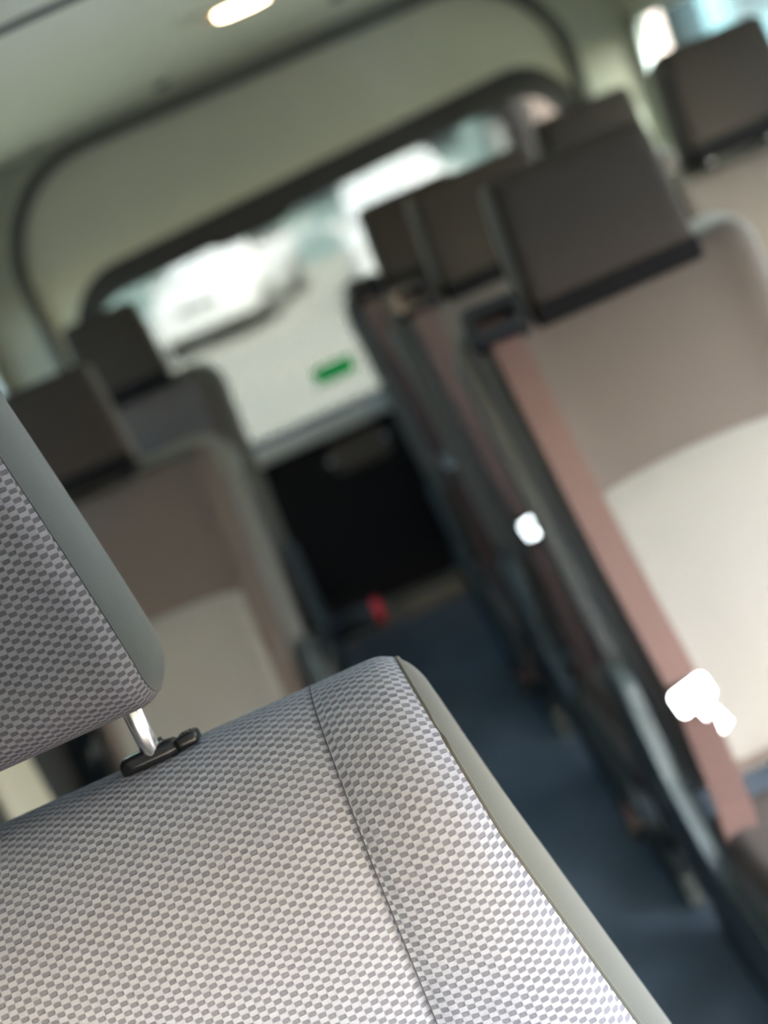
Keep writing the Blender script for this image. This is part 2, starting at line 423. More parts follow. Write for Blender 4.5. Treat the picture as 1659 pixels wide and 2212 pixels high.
# ------------------------------------------------------------------ the seat in the foreground
def front_seat():
    root = empty('van_seat', (-0.262, 0.50, 0))
    tag(root, 'pale patterned cloth van seat close to the lens, chrome headrest post showing', 'seat')
    rec = math.radians(-17.0)           # recline: top leans to the rear
    hz = 0.40; Lb = 0.630
    HY = 0.0
    def hw(z):
        d = max(0.0, Lb - z)
        return 0.256 + 0.212 * d
    sx = 0.79
    def xseam(z): return 0.190 - 0.030 * max(0.0, Lb - 0.05 - z)
    def bulge(X, z, w):
        a0 = abs(X); Xs = xseam(z); fl = w - 0.030
        ax = a0 / Xs * sx if a0 <= Xs else sx + (a0 - Xs) / (fl - Xs) * (1 - sx)
        b = 0.010 * math.exp(-((ax - 0.93) / 0.10) ** 2) - 0.004 * math.exp(-((ax - sx) / 0.020) ** 2)
        if ax < sx: b += -0.004 * math.exp(-((ax - sx) / 0.10) ** 2) + 0.002 * math.cos(ax * 2)
        return b
    loc = (0, HY, hz); rot = (rec, 0, 0)
    fr, sd, (pl, pr, s1, s2) = pad(root, ('backrest', 'side_panel'), (M['cloth_front'], M['cloth_side']), hw, Lb, 0.180, 0.125, 0.05, 0.034,
                                   theta_s=38, nx=70, nz=110, ne=18, rc=0.05, bulge=bulge, seam_x=sx, seam_abs=xseam, loc=loc, rot=rot, front_past=135)
    sd['label'] = 'smooth grey-green side panel'
    for s in (s1, s2):
        # dark stitched seam lying in the groove
        tube('seam', [(p[0], p[1] + 0.0002, p[2]) for p in s], 0.00042, M['stitch'], root, 6, loc, rot)
    for s in (pl, pr):
        tube('piping', s, 0.0016, M['cloth_side'], root, 8, loc, rot)
    # headrest
    hl = Matrix.Translation(loc) @ Euler(rot).to_matrix().to_4x4()
    hb = hl @ Vector((0, 0.082, Lb))
    hrot = (math.radians(-7), 0, 0)
    hloc = (0, hb.y - 0.050, hb.z + 0.043)
    def hhw(z): return 0.1135 - 0.026 * (max(0, z) / 0.22) ** 1.2
    def hb_(X, z, w): return 0.006 * math.cos(min(1, abs(X) / w) * PI / 2)
    hf, hs, (hp1, hp2, _, _) = pad(root, ('headrest', 'headrest_side'), (M['cloth_head'], M['cloth_side']), hhw, 0.265, 0.105, 0.045, 0.036, 0.026,
                                   theta_s=40, nx=40, nz=50, ne=14, bulge=hb_, loc=hloc, rot=hrot, front_past=110, wrap_bottom=True)
    for s in (hp1, hp2):
        tube('headrest_piping', s, 0.0007, M['cloth_side'], hf, 8, (0, 0, 0))
    for sx_ in (-1, 1):
        top = Vector((0.078 * sx_, hb.y - 0.002, hb.z + 0.09)); bot = hl @ Vector((0.078 * sx_, 0.082, Lb - 0.05))
        tube('headrest_post', [bot, bot.lerp(top, 0.5), top], 0.0068, M['chrome'], root, 24)
        # moulded guide the post slides in: long low oval with a press tab at its outer end
        gp = hl @ Vector((0.078 * sx_, 0.0755, Lb + 0.0005))
        g = empty_mesh_guide(root, gp, rot)
    # seat cushion and base, below the frame
    pad(root, ('seat_cushion', 'cushion_side'), (M['cloth_front'], M['cloth_side']), lambda z: 0.27, 0.50, 0.15, 0.06, 0.06, 0.04,
        nx=16, nz=16, loc=(0, -0.50, 0.42), rot=(math.radians(-90 - 4), 0, 0))
    plate('back_shell', rrect(-0.255, 0.255, 0.02, 0.55, 0.07), 0.160, 0.190, M['shell'], root, 0.008, loc=loc, rot=rot, smooth=False)
    box('base', (0, -0.22, 0.13), (0.44, 0.42, 0.26), M['steel'], root, bev=0.02)
    return root

def empty_mesh_guide(root, p, rot):
    """headrest guide: a low glossy oval with a press tab"""
    bm = bmesh.new()
    n = 28; rings = []
    for (sc_, h) in ((1.0, -0.004), (1.02, 0.001), (0.98, 0.0045), (0.86, 0.0068), (0.6, 0.0076), (0.25, 0.0078)):
        rings.append([bm.verts.new(((0.0215 * math.copysign(abs(math.cos(2 * PI * k / n)) ** 0.55, math.cos(2 * PI * k / n))) * sc_ - 0.003,
                                    0.0115 * math.copysign(abs(math.sin(2 * PI * k / n)) ** 0.7, math.sin(2 * PI * k / n)) * sc_, h)) for k in range(n)])
    for a, b in zip(rings, rings[1:]):
        for k in range(n): bm.faces.new((a[k], a[(k + 1) % n], b[(k + 1) % n], b[k]))
    bm.faces.new(rings[0][::-1]); bm.faces.new(rings[-1])
    g = bm_obj('headrest_guide', bm, M['black_plastic'], root, True, p, rot)
    g['label'] = 'glossy black headrest guide'
    # collar round the post
    bm = bmesh.new()
    add_tube(bm, [(0, 0, 0.004), (0, 0, 0.0105)], [0.0092, 0.0082], 20)
    bm_obj('collar', bm, M['black_plastic'], g, True)
    # press tab
    bm = bmesh.new(); add_box(bm, (0.0245, 0, 0.0020), (0.015, 0.020, 0.009), None, 0.0028, 3)
    for q in range(3): add_box(bm, (0.0215 + q * 0.0025, 0, 0.0066), (0.0010, 0.014, 0.0012))
    bm_obj('press_tab', bm, M['black_plastic'], g, True)
    return g

front_seat()

# ------------------------------------------------------------------ the passenger rows
def passenger_seat(name, xc, ytop, label, aisle, ztop=1.015, recline=20.0, belt=True, hdy=0.0, buckle=False, group=None, hr_up=0.0, hr_hw=0.137, wk=1.0, hr_dx=0.0, post_dx=0.065, tz=0.125):
    """aisle: -1 when the aisle lies at -x of the seat, +1 when at +x. ytop/ztop: where the top of its back shell stands."""
    rc = math.radians(recline); hz = 0.30
    Lb = (ztop - hz) / math.cos(rc)
    hy = ytop - Lb * math.sin(rc)
    root = empty(name, (xc, hy, 0)); tag(root, label, 'seat', group)
    loc = (0, 0, hz); rot = (-rc, 0, 0)
    def W(z): return wk * 0.205 + 0.030 * min(1, max(0, z / Lb))
    def bulge(X, z, w): return 0.012 * math.exp(-((abs(X) / w - 0.85) / 0.16) ** 2)
    # hard shell behind the cushion, standing proud of it all round
    def hws(z): return wk * 0.218 + 0.032 * min(1, max(0, z / Lb))
    ol = []
    n = 10
    for k in range(n + 1): ol.append((-hws(Lb * 0.85 * k / n * 0.99), Lb * 0.85 * k / n * 0.99))
    r = 0.07
    for k in range(n + 1):
        a = PI - PI / 2 * k / n
        ol.append((-hws(Lb) + r + r * math.cos(a), Lb - r + r * math.sin(a)))
    ol += [(-x, z) for x, z in reversed(ol)]
    sh = plate('back_shell', ol, 0.055, 0.105, M['shell'], root, 0.014, loc=loc, rot=rot, smooth=False, seg=4)
    # upholstery
    pad(root, ('backrest', 'backrest_side'), (M['cloth_brown'], M['cloth_dark']), lambda z: W(z) - 0.012, Lb - 0.018, 0.105, 0.05, 0.03, 0.035,
        theta_s=60, nx=20, nz=24, bulge=bulge, loc=(0, -0.035, hz), rot=rot, front_past=175)
    # the pale centre panel let into the lower back, its upper edge slightly arched
    iw = 0.158; zt = Lb - 0.315
    nxp, nzp = 24, 20; V = []; F = []; UV = []
    for j in range(nzp + 1):
        for i in range(nxp + 1):
            u = -1 + 2 * i / nxp; v = j / nzp
            X = u * iw * (1.0 + 0.02 * v); top = zt + 0.012 * (1 - u * u)
            z = 0.03 + (top - 0.03) * v
            e = min(1.0, (1 - abs(u)) / 0.06) * min(1.0, (1 - v) / 0.05) * min(1.0, v / 0.05)
            V.append((X, -0.001 - 0.010 * math.sqrt(max(0, 1 - (1 - e) ** 2)) - bulge(X, z, W(z)), z)); UV.append((X, z))
    for j in range(nzp):
        for i in range(nxp):
            a = j * (nxp + 1) + i; F.append((a, a + 1, a + nxp + 2, a + nxp + 1))
    ip = link_mesh('centre_panel', V, F, M['cloth_cream'], root, True, (0, -0.035, hz), rot, UV)
    ip['label'] = 'pale cloth centre panel'
    # headrest on two posts
    hl = Matrix.Translation(loc) @ Euler(rot).to_matrix().to_4x4()
    tp = hl @ Vector((0, 0.02, Lb))
    hf, hs, _ = pad(root, ('headrest', 'headrest_side'), (M['head_cloth'], M['cloth_dark']),
                    lambda z: hr_hw - 0.010 * (max(0, z) / 0.19) ** 1.5, 0.218, 0.11, 0.030, 0.018, 0.024, rc=0.022, theta_s=50, nx=14, nz=14, ne=8,
                    loc=(hr_dx, tp.y - 0.078 + hdy, tp.z - 0.045 + hr_up), rot=(math.radians(-8), 0, 0), front_past=140)
    hb_ = box('underside_shade', (0, 0.052, 0.012), (2 * hr_hw - 0.012, 0.112, 0.036), M['shade_black'], hf, bev=0.008)  # near-black strip added as the shade under the headrest
    for s in (-1, 1):
        b = hl @ Vector((hr_dx + post_dx * s, 0.02, Lb - 0.05)); t = Vector((hr_dx + post_dx * s, tp.y + hdy - 0.005, tp.z + 0.06 + hr_up))
        tube('headrest_post', [b, t], 0.006, M['chrome'], root, 12)
        gp = hl @ Vector((hr_dx + post_dx * s, 0.018, Lb - 0.017))
        bm = bmesh.new(); add_tube(bm, [(0, 0, -0.004), (0, 0, 0.004), (0, 0, 0.007)], [0.016, 0.015, 0.009], 16)
        bm_obj('headrest_guide', bm, M['chrome_soft'], root, True, gp, rot)
    # cushion, pan and legs
    pad(root, ('seat_cushion', 'cushion_side'), (M['cloth_brown'], M['cloth_dark']), lambda z: 0.222, 0.43, 0.12, 0.06, 0.05, 0.035,
        nx=16, nz=14, loc=(0, -0.455, 0.325), rot=(math.radians(-90 - 4), 0, 0))
    box('seat_pan', (0, -0.22, 0.19), (0.42, 0.40, 0.05), M['steel'], root, bev=0.012)
    for sx_ in (-1, 1):
        bm = bmesh.new()
        add_tube(bm, [(sx_ * 0.185, -0.36, 0.19), (sx_ * 0.195, -0.39, 0.02)], 0.018, 12)
        add_box(bm, (sx_ * 0.195, -0.39, 0.012), (0.06, 0.09, 0.024), None, 0.006)
        bm_obj('leg', bm, M['steel'], root)
        bm = bmesh.new()
        add_tube(bm, [(sx_ * 0.185, -0.05, 0.19), (sx_ * 0.195, -0.02, 0.02)], 0.018, 12)
        add_box(bm, (sx_ * 0.195, -0.02, 0.012), (0.06, 0.09, 0.024), None, 0.006)
        bm_obj('leg', bm, M['steel'], root)
    rail = box('floor_rail', (aisle * 0.212, -0.20, 0.035), (0.03, 0.52, 0.07), M['cover'], root, bev=0.006)
    # reclining hinge cover on the aisle side
    hc = []
    for (y, z) in ((-0.40, 0.15), (-0.41, 0.19), (-0.36, 0.24), (-0.16, 0.26), (-0.05, 0.36), (0.02, 0.48), (0.07, 0.50), (0.10, 0.47), (0.08, 0.32), (0.06, 0.20), (0.0, 0.14), (-0.2, 0.13)):
        hc.append((y, z))
    x0 = aisle * 0.218; x1 = aisle * 0.244
    cv = plate('hinge_cover', hc, min(x0, x1), max(x0, x1), M['cover'], root, 0.007, axis='x')
    kb = bmesh.new(); add_tube(kb, [(aisle * 0.240, 0.0, 0.30), (aisle * 0.252, 0.0, 0.30)], [0.032, 0.028], 20)
    bm_obj('hinge_cap', kb, M['cover'], cv)
    if belt:
        bx = aisle * 0.187
        f = lambda x, y, z: hl @ Vector((x, y, z))
        # guide on the shoulder: a black frame with the webbing coming up through its mouth
        gd = ring_plate('belt_guide', rrect(-0.044, 0.044, -0.034, 0.034, 0.016, 5), rrect(-0.030, 0.030, -0.014, 0.014, 0.008, 5), -0.012, 0.016,
                        M['black_plastic'], root, loc=f(bx, -0.040, Lb - 0.040), rot=(-rc - math.radians(30), 0, aisle * 0.12))
        tubepts = [f(bx + aisle * 0.0, 0.01, Lb - 0.004), f(bx, -0.024, Lb - 0.030), f(bx * 0.995, -0.056, Lb - 0.075), f(bx * 0.98, -0.060, Lb - 0.2), f(bx * 0.93, -0.057, Lb * 0.45), f(bx * 0.86, -0.055, tz + 0.03)]
        wb = strip('seat_belt', tubepts, 0.047, 0.002, M['webbing'], root)
        wb['label'] = 'rose-brown seat belt webbing'
        tg = f(bx * 0.85, -0.064, tz)
        low = strip('lap_belt', [f(bx * 0.86, -0.056, tz - 0.01), Vector((aisle * 0.180, -0.115, 0.33)), Vector((aisle * 0.205, -0.18, 0.225)), Vector((aisle * 0.222, -0.265, 0.06))],
                    [0.046, 0.046, 0.044, 0.040], 0.002, M['webbing'], root, across=(1, 0.25 * aisle, 0))
        # chrome tongue: slotted loop plate and blade
        t = bmesh.new()
        oo = rrect(-0.032, 0.032, -0.011, 0.024, 0.008, 5); ii = rrect(-0.026, 0.026, 0.002, 0.016, 0.004, 5)
        L4 = [[t.verts.new((a, d, z)) for a, z in o] for o in (oo, ii) for d in (-0.003, 0.003)]
        nn = len(oo)
        for i in range(nn):
            j = (i + 1) % nn
            for q in ((L4[0][i], L4[0][j], L4[2][j], L4[2][i]), (L4[1][j], L4[1][i], L4[3][i], L4[3][j]), (L4[0][j], L4[0][i], L4[1][i], L4[1][j]), (L4[2][i], L4[2][j], L4[3][j], L4[3][i])):
                t.faces.new(q)
        add_box(t, (-aisle * 0.010, 0, -0.032), (0.026, 0.005, 0.052), (0, aisle * 0.25, 0), 0.002)
        tn = bm_obj('belt_tongue', t, M['chrome_soft'], root, False, tg, (-rc + math.radians(TONGUE[0]), 0, math.radians(TONGUE[1]) * aisle))
        tn['label'] = 'chrome belt tongue'
        bk = bmesh.new(); add_box(bk, (0, 0, 0), (0.05, 0.03, 0.036), None, 0.008)
        bm_obj('belt_anchor', bk, M['brown_plastic'], root, False, (aisle * 0.226, -0.275, 0.055), (0.3, 0, 0))
    if buckle:
        # buckle stalk sticking out into the aisle, red release button on its end
        b = empty_child_buckle(root, aisle)
    return root

def empty_child_buckle(root, aisle):
    p = Vector((aisle * 0.245, BUCKLE[0], BUCKLE[1])); q = p + Vector((aisle * 0.115, 0.0, BUCKLE[2]))
    bm = bmesh.new(); add_tube(bm, [p, p.lerp(q, 0.15), p.lerp(q, 0.85), q], [0.018, 0.030, 0.032, 0.031], 18)
    h = bm_obj('belt_buckle', bm, M['black_plastic'], root, True)
    d = (q - p).normalized()
    bm = bmesh.new(); add_tube(bm, [q - d * 0.002, q + d * 0.012, q + d * 0.017], [0.031, 0.031, 0.024], 18)
    r = bm_obj('release_button', bm, M['red'], h, True); r['label'] = 'red release button'
    return h

TONGUE = (-6.0, -22.0)
BUCKLE = (-0.16, 0.325, 0.002)

G = 'brown cloth passenger seats in the rear rows'
passenger_seat('passenger_seat', 0.490, 1.75, 'brown seat with pale centre panel at the right edge, nearest of the right-hand row', -1)
passenger_seat('passenger_seat', 0.470, 2.35, 'aisle seat directly behind the nearest right-hand brown seat, dark headrest against the rear window', -1, tz=0.225)
passenger_seat('passenger_seat', 0.445, 3.02, 'rearmost right-hand aisle seat, only a sliver showing beside the rear window', -1, ztop=0.995, tz=0.225)
passenger_seat('window_seat', 0.998, 2.35, 'window-side seat at the upper right corner, black headrest against the side window', -1, belt=False, hr_up=0.05, hr_hw=0.122, wk=0.82)
passenger_seat('window_seat', 0.93, 3.02, 'rearmost window-side seat, headrest top peeping over the nearest right-hand headrest', -1, belt=False, wk=0.82)
passenger_seat('passenger_seat', -0.405, 2.35, 'left-hand brown seat behind the foreground seat, small chrome post under its dark headrest', 1, ztop=0.925, recline=22, belt=False, hr_dx=-0.045, post_dx=0.092, hr_up=0.045, hr_hw=0.122)
passenger_seat('passenger_seat', -0.395, 3.02, 'rearmost left-hand seat, black headrest in front of the rear window corner', 1, ztop=0.985, belt=False, buckle=True, hr_up=0.03, hr_dx=0.03, hr_hw=0.108)

# ------------------------------------------------------------------ the van body
XL, XR = -0.70, 1.22
YF, YB = -0.55, 3.36
ZC = EYE + 0.300            # ceiling
WZ0, WZ1 = EYE - 0.50, EYE + 0.03
def structure(o):
    o['kind'] = 'structure'; return o
structure(box('floor', ((XL + XR) / 2, (YF + 3.5) / 2, -0.03), (XR - XL + 0.1, 3.5 - YF + 0.1, 0.06), M['floor']))

# ceiling: flat in the middle, rolling down into the side walls
def ceiling():
    r = 0.20; n = 14; sec = []
    zlow = WZ1 + 0.0
    sec.append((XL, zlow))
    for k in range(n + 1):
        a = PI - PI / 2 * k / n; sec.append((XL + r + r * math.cos(a), ZC - r + r * math.sin(a)))
    for k in range(1, 12): sec.append((XL + r + (XR - XL - 2 * r) * k / 12, ZC + 0.012 * math.sin(PI * k / 12)))
    for k in range(n + 1):
        a = PI / 2 - PI / 2 * k / n; sec.append((XR - r + r * math.cos(a), ZC - r + r * math.sin(a)))
    sec.append((XR, zlow))
    ys = [YF + (YB - YF) * k / 40 for k in range(41)]
    V = []; F = []
    m = len(sec)
    for off in (0.0, 0.04):
        for y in ys:
            drop = 0.0
            for (x, z) in sec:
                cx, cz = (XL + XR) / 2, 0.8
                dx, dz = x - cx, z - cz; l = math.hypot(dx, dz)
                V.append((x + off * dx / l, y, z + off * dz / l))
    H = len(ys) * m
    for j in range(len(ys) - 1):
        for i in range(m - 1):
            a = j * m + i
            F.append((a, a + 1, a + m + 1, a + m)); F.append((H + a, H + a + m, H + a + m + 1, H + a + 1))
    for j in range(len(ys) - 1):
        for i in (0, m - 1):
            a = j * m + i; F.append((a, a + m, H + a + m, H + a))
    for j in (0, len(ys) - 1):
        for i in range(m - 1):
            a = j * m + i; F.append((a, a + 1, H + a + 1, H + a))
    return structure(link_mesh('ceiling', V, F, M['headliner'], None, True))
ceiling()
# shallow cross ribs pressed into the headliner
for k, y in enumerate((1.70, 0.60)):
    structure(tube('trim_%d' % (k + 1), [(XL + 0.2 + (XR - XL - 0.4) * i / 8, y, ZC + 0.012 * math.sin(PI * i / 8) + 0.004) for i in range(9)], 0.012, M['seam'], None, 10))

# side walls: board below the windows, pillars between them
def side_wall(name, X, out, windows, board_y0, win_no, tints):
    bm = bmesh.new(); t = 0.026; xc = X + out * t / 2
    add_box(bm, (xc, (board_y0 + YB) / 2, WZ0 / 2), (t, YB - board_y0, WZ0))
    structure(bm_obj(name, bm, M['wall_dark']))
    # window band: one board with rounded openings, built as frames that meet
    edges = [board_y0] + [(a[1] + b[0]) / 2 for a, b in zip(windows, windows[1:])] + [YB]
    for k, (w, e0, e1) in enumerate(zip(windows, edges, edges[1:])):
        f = ring_plate('window_%d' % (win_no + k), rrect(e0, e1, WZ0, WZ1 + 0.002, 0.001, 6), rrect(w[0], w[1], WZ0 + 0.05, WZ1 - 0.012, 0.07, 6),
                       min(X, X + out * t), max(X, X + out * t), M['pillar'], axis='x')
        structure(f)
        ring_plate('window_seal', rrect(w[0] - 0.012, w[1] + 0.012, WZ0 + 0.038, WZ1 - 0.001, 0.08, 6), rrect(w[0] + 0.008, w[1] - 0.008, WZ0 + 0.058, WZ1 - 0.020, 0.062, 6),
                   min(X - out * 0.004, X + out * 0.012), max(X - out * 0.004, X + out * 0.012), M['sill_light'], f, axis='x')
        plate('window_pane', rrect(w[0] - 0.005, w[1] + 0.005, WZ0 + 0.045, WZ1 - 0.008, 0.07, 6), X + out * 0.016, X + out * 0.020, M[tints[k]], f, axis='x')
side_wall('wall_left', XL, -1, [(2.05, 3.24)], 1.98, 2, ['side_glass'])
structure(box('wall_left_front', (XL - 0.025, (YF + 1.98) / 2, (WZ1 + 0.01) / 2), (0.05, 1.98 - YF, WZ1 + 0.01), M['wall_dark']))  # kept solid, windows left out to cut light on the foreground seat
side_wall('wall_right', XR, 1, [(1.20, 1.95), (2.15, 3.29)], 1.10, 4, ['glass', 'side_glass'])
# cream trim post on the left wall, floor to window
structure(box('trim_3', (XL + 0.006, 1.915, WZ0 / 2), (0.025, 0.175, WZ0), M['pillar'], bev=0.008))
# right sliding-door opening: step edge, unseen headers dropped low to cut light
structure(box('trim_4', (XR + 0.02, (YF + 1.1) / 2, 0.0), (0.08, 1.1 - YF, 0.10), M['steel']))
HZ = EYE - 0.17; HF = EYE - 0.265; YD = 0.70
structure(box('trim_5', (XR + 0.025, (YD + 1.1) / 2, (HZ + WZ1 + 0.01) / 2), (0.05, 1.1 - YD, WZ1 + 0.01 - HZ), M['pillar']))
structure(box('trim_9', (XR + 0.025, (YF + YD) / 2, (HF + WZ1 + 0.01) / 2), (0.05, YD - YF, WZ1 + 0.01 - HF), M['pillar']))
# unseen board and header behind the lens, slit sized to shape the seat's light
structure(box('light_stop_front', ((XL + XR) / 2, YF - 0.03, 0.43), (XR - XL + 0.1, 0.06, 0.86), M['wall_dark']))
structure(box('trim_6', ((XL + XR) / 2, YF - 0.03, (HF + ZC + 0.04) / 2), (XR - XL + 0.1, 0.06, ZC + 0.04 - HF), M['headliner']))

# ------------------------------------------------------------------ rear wall and tailgate
GX0, GX1 = -0.545, 1.055          # tailgate opening
GZ1 = EYE + 0.278
# body frame round the tailgate
outer = rrect(XL - 0.02, XR + 0.02, 0.0, ZC + 0.03, (0.01, 0.01, 0.20, 0.20), 12)
inner = rrect(GX0, GX1, 0.03, GZ1, (0.02, 0.02, 0.30, 0.30), 12)
structure(ring_plate('wall_rear', outer, inner, YB - 0.02, YB + 0.05, M['pillar']))
structure(ring_plate('trim_7', rrect(GX0 - 0.012, GX1 + 0.012, 0.02, GZ1 + 0.012, (0.02, 0.02, 0.31, 0.31), 12), rrect(GX0 + 0.012, GX1 - 0.012, 0.04, GZ1 - 0.014, (0.02, 0.02, 0.29, 0.29), 12),
                     YB - 0.024, YB + 0.045, M['seam']))
# the tailgate itself
gate = empty('tailgate', (0.27, 3.41, 0.0))
tag(gate, 'van tailgate with beige upper trim, black lower board and pale sill under the rear window', 'tailgate')
def gx(x): return x - 0.27
WX0, WX1 = -0.445, 1.000
GZ0 = EYE - 0.655; GZT = EYE - 0.080
def tilt(ol):
    zm = (min(z for _, z in ol) + max(z for _, z in ol)) / 2
    return [(x, z + 0.045 * x if z > zm else z) for x, z in ol]
def gframe():
    o = rrect(gx(GX0 + 0.004), gx(GX1 - 0.004), GZ0, GZ1 - 0.004, (0.01, 0.01, 0.295, 0.295), 12)
    i = tilt(rrect(gx(WX0 - 0.03), gx(WX1 + 0.03), GZ0 + 0.001, EYE - 0.004, (0.01, 0.01, 0.17, 0.17), 12))
    up = ring_plate('upper_trim', o, i, -0.03, 0.03, M['gate_trim'], gate)
    up['label'] = 'beige upper trim'
    s = ring_plate('window_seal', tilt(rrect(gx(WX0 - 0.034), gx(WX1 + 0.034), GZ0 - 0.02, EYE + 0.0, (0.01, 0.01, 0.175, 0.175), 12)),
                   tilt(rrect(gx(WX0), gx(WX1), GZ0 + 0.012, GZT, (0.06, 0.06, 0.13, 0.13), 12)), -0.034, 0.036, M['rubber'], gate)
    s['label'] = 'dark window surround'
    p = plate('rear_window_pane', tilt(rrect(gx(WX0 - 0.01), gx(WX1 + 0.01), GZ0 + 0.0, GZT + 0.01, (0.06, 0.06, 0.13, 0.13), 12)), 0.004, 0.009, M['privacy_glass'], gate)
    box('window_sill', (0, -0.028, GZ0 - 0.018), (GX1 - GX0 - 0.02, 0.075, 0.052), M['sill_light'], gate, bev=0.012, seg=3)
    plate('lower_board', rrect(gx(GX0 + 0.006), gx(GX1 - 0.006), 0.02, GZ0 - 0.045, 0.03, 5), -0.022, 0.02, M['gate_dark'], gate, 0.006)
    # inner handle bracket, off-white-brown with a bright screw at each end
    hb = plate('pull_handle', rrect(gx(0.015), gx(0.195), EYE - 0.815, EYE - 0.725, 0.02, 5), -0.045, -0.018, M['brown_plastic'], gate, 0.008)
    for x, z in ((0.012, EYE - 0.772), (0.186, EYE - 0.765)):
        bm = bmesh.new(); bmesh.ops.create_uvsphere(bm, u_segments=16, v_segments=10, radius=0.011)
        bm_obj('screw', bm, M['chrome'], hb, True, (gx(x), -0.047, z))
    bl = plate('brake_lamp', [(gx(-0.08), GZT + 0.02), (gx(-0.045), GZT - 0.014), (gx(-0.02), GZT - 0.026), (gx(0.15), GZT - 0.026), (gx(0.18), GZT - 0.014), (gx(0.22), GZT + 0.02)],
               -0.040, -0.004, M['rubber'], gate, 0.006)
gframe()
structure(box('trim_8', ((GX0 + GX1) / 2, YB + 0.005, 0.032), (GX1 - GX0, 0.10, 0.064), M['kick_plate'], bev=0.01))
def sticker_mat():
    m, nt, b = new_mat('green_translucent_vinyl'); L = nt.links.new
    col = (0.03, 0.55, 0.22, 1)
    b.inputs['Base Color'].default_value = col; b.inputs['Roughness'].default_value = 0.5
    no = N(nt, 'ShaderNodeTexNoise'); no.inputs['Scale'].default_value = 40
    tl = N(nt, 'ShaderNodeBsdfTranslucent'); tl.inputs[0].default_value = col
    tp = N(nt, 'ShaderNodeBsdfTransparent'); tp.inputs[0].default_value = (0.12, 0.80, 0.40, 1)
    m1 = N(nt, 'ShaderNodeMixShader'); m1.inputs[0].default_value = 0.5; L(b.outputs[0], m1.inputs[1]); L(tl.outputs[0], m1.inputs[2])
    m2 = N(nt, 'ShaderNodeMixShader'); m2.inputs[0].default_value = 0.62; L(m1.outputs[0], m2.inputs[1]); L(tp.outputs[0], m2.inputs[2])
    L(m2.outputs[0], nt.nodes['Material Output'].inputs['Surface'])
    return m
M['green'] = sticker_mat()
st = plate('sticker', rrect(-0.061, 0.061, -0.026, 0.026, 0.003, 3), 0, 0.0006, M['green'], None, loc=(0.128, 3.4132, EYE - 0.539))
tag(st, 'small green rectangular sticker stuck low on the rear window glass', 'sticker')
# ceiling lamp
cl = empty('ceiling_lamp', (0.178, 2.30, ZC + 0.012)); tag(cl, 'lit warm oblong ceiling lamp at the top edge of the photo', 'ceiling lamp')
plate('lamp_housing', rrect(-0.085, 0.085, -0.045, 0.045, 0.03, 6), -0.008, 0.012, M['headliner'], cl, 0.003, loc=(0, 0, 0), rot=(-PI / 2, 0, 0))
ln = plate('lamp_lens', rrect(-0.036, 0.062, -0.026, 0.026, 0.022, 6), 0.002, 0.022, M['lamp'], cl, 0.006, rot=(-PI / 2, 0, 0)); ln['label'] = 'glowing warm lens'
plate('dim_lens', rrect(-0.062, -0.037, -0.022, 0.022, 0.010, 6), 0.002, 0.018, M['lamp_dim'], cl, 0.004, rot=(-PI / 2, 0, 0))
# headliner clips near the tailgate
GC = 'round clips in the headliner near the tailgate'
for k, (x, y, lb) in enumerate(((0.006, 3.08, 'dark headliner clip halfway between the lamp and the left wall'), (-0.355, 3.27, 'faint headliner clip nearest the left wall'), (0.44, 2.85, 'dark headliner clip to the right of the lit lamp'))):
    bm = bmesh.new(); add_tube(bm, [(0, 0, 0.004), (0, 0, -0.006), (0, 0, -0.009)], [0.017, 0.016, 0.010], 18)
    tag(bm_obj('headliner_clip', bm, M['seam'], None, False, (x, y, ZC + 0.008)), lb, 'clip', GC)
# belt parked on the left wall behind the foreground seat
wbelt = empty('wall_seat_belt', (XL + 0.012, 2.28, 0.0)); tag(wbelt, 'belt with chrome tongue on the dark left wall, seen under the foreground headrest', 'seat belt')
strip('seat_belt', [(0.01, 0, 0.78), (0.012, 0, 0.55), (0.012, -0.02, 0.30)], 0.045, 0.002, M['steel'], wbelt, across=(0, 1, 0))
bm = bmesh.new(); add_box(bm, (0, 0, 0), (0.012, 0.04, 0.05), None, 0.005); add_box(bm, (0.012, -0.03, 0.035), (0.02, 0.03, 0.03), None, 0.008)
bm_obj('belt_tongue', bm, M['chrome_soft'], wbelt, False, (0.022, -0.01, 0.415), (0.2, 0.3, 0.2))

# ------------------------------------------------------------------ outside
structure(box('ground', (0, 14, GROUND - 0.05), (90, 110, 0.1), M['ground']))

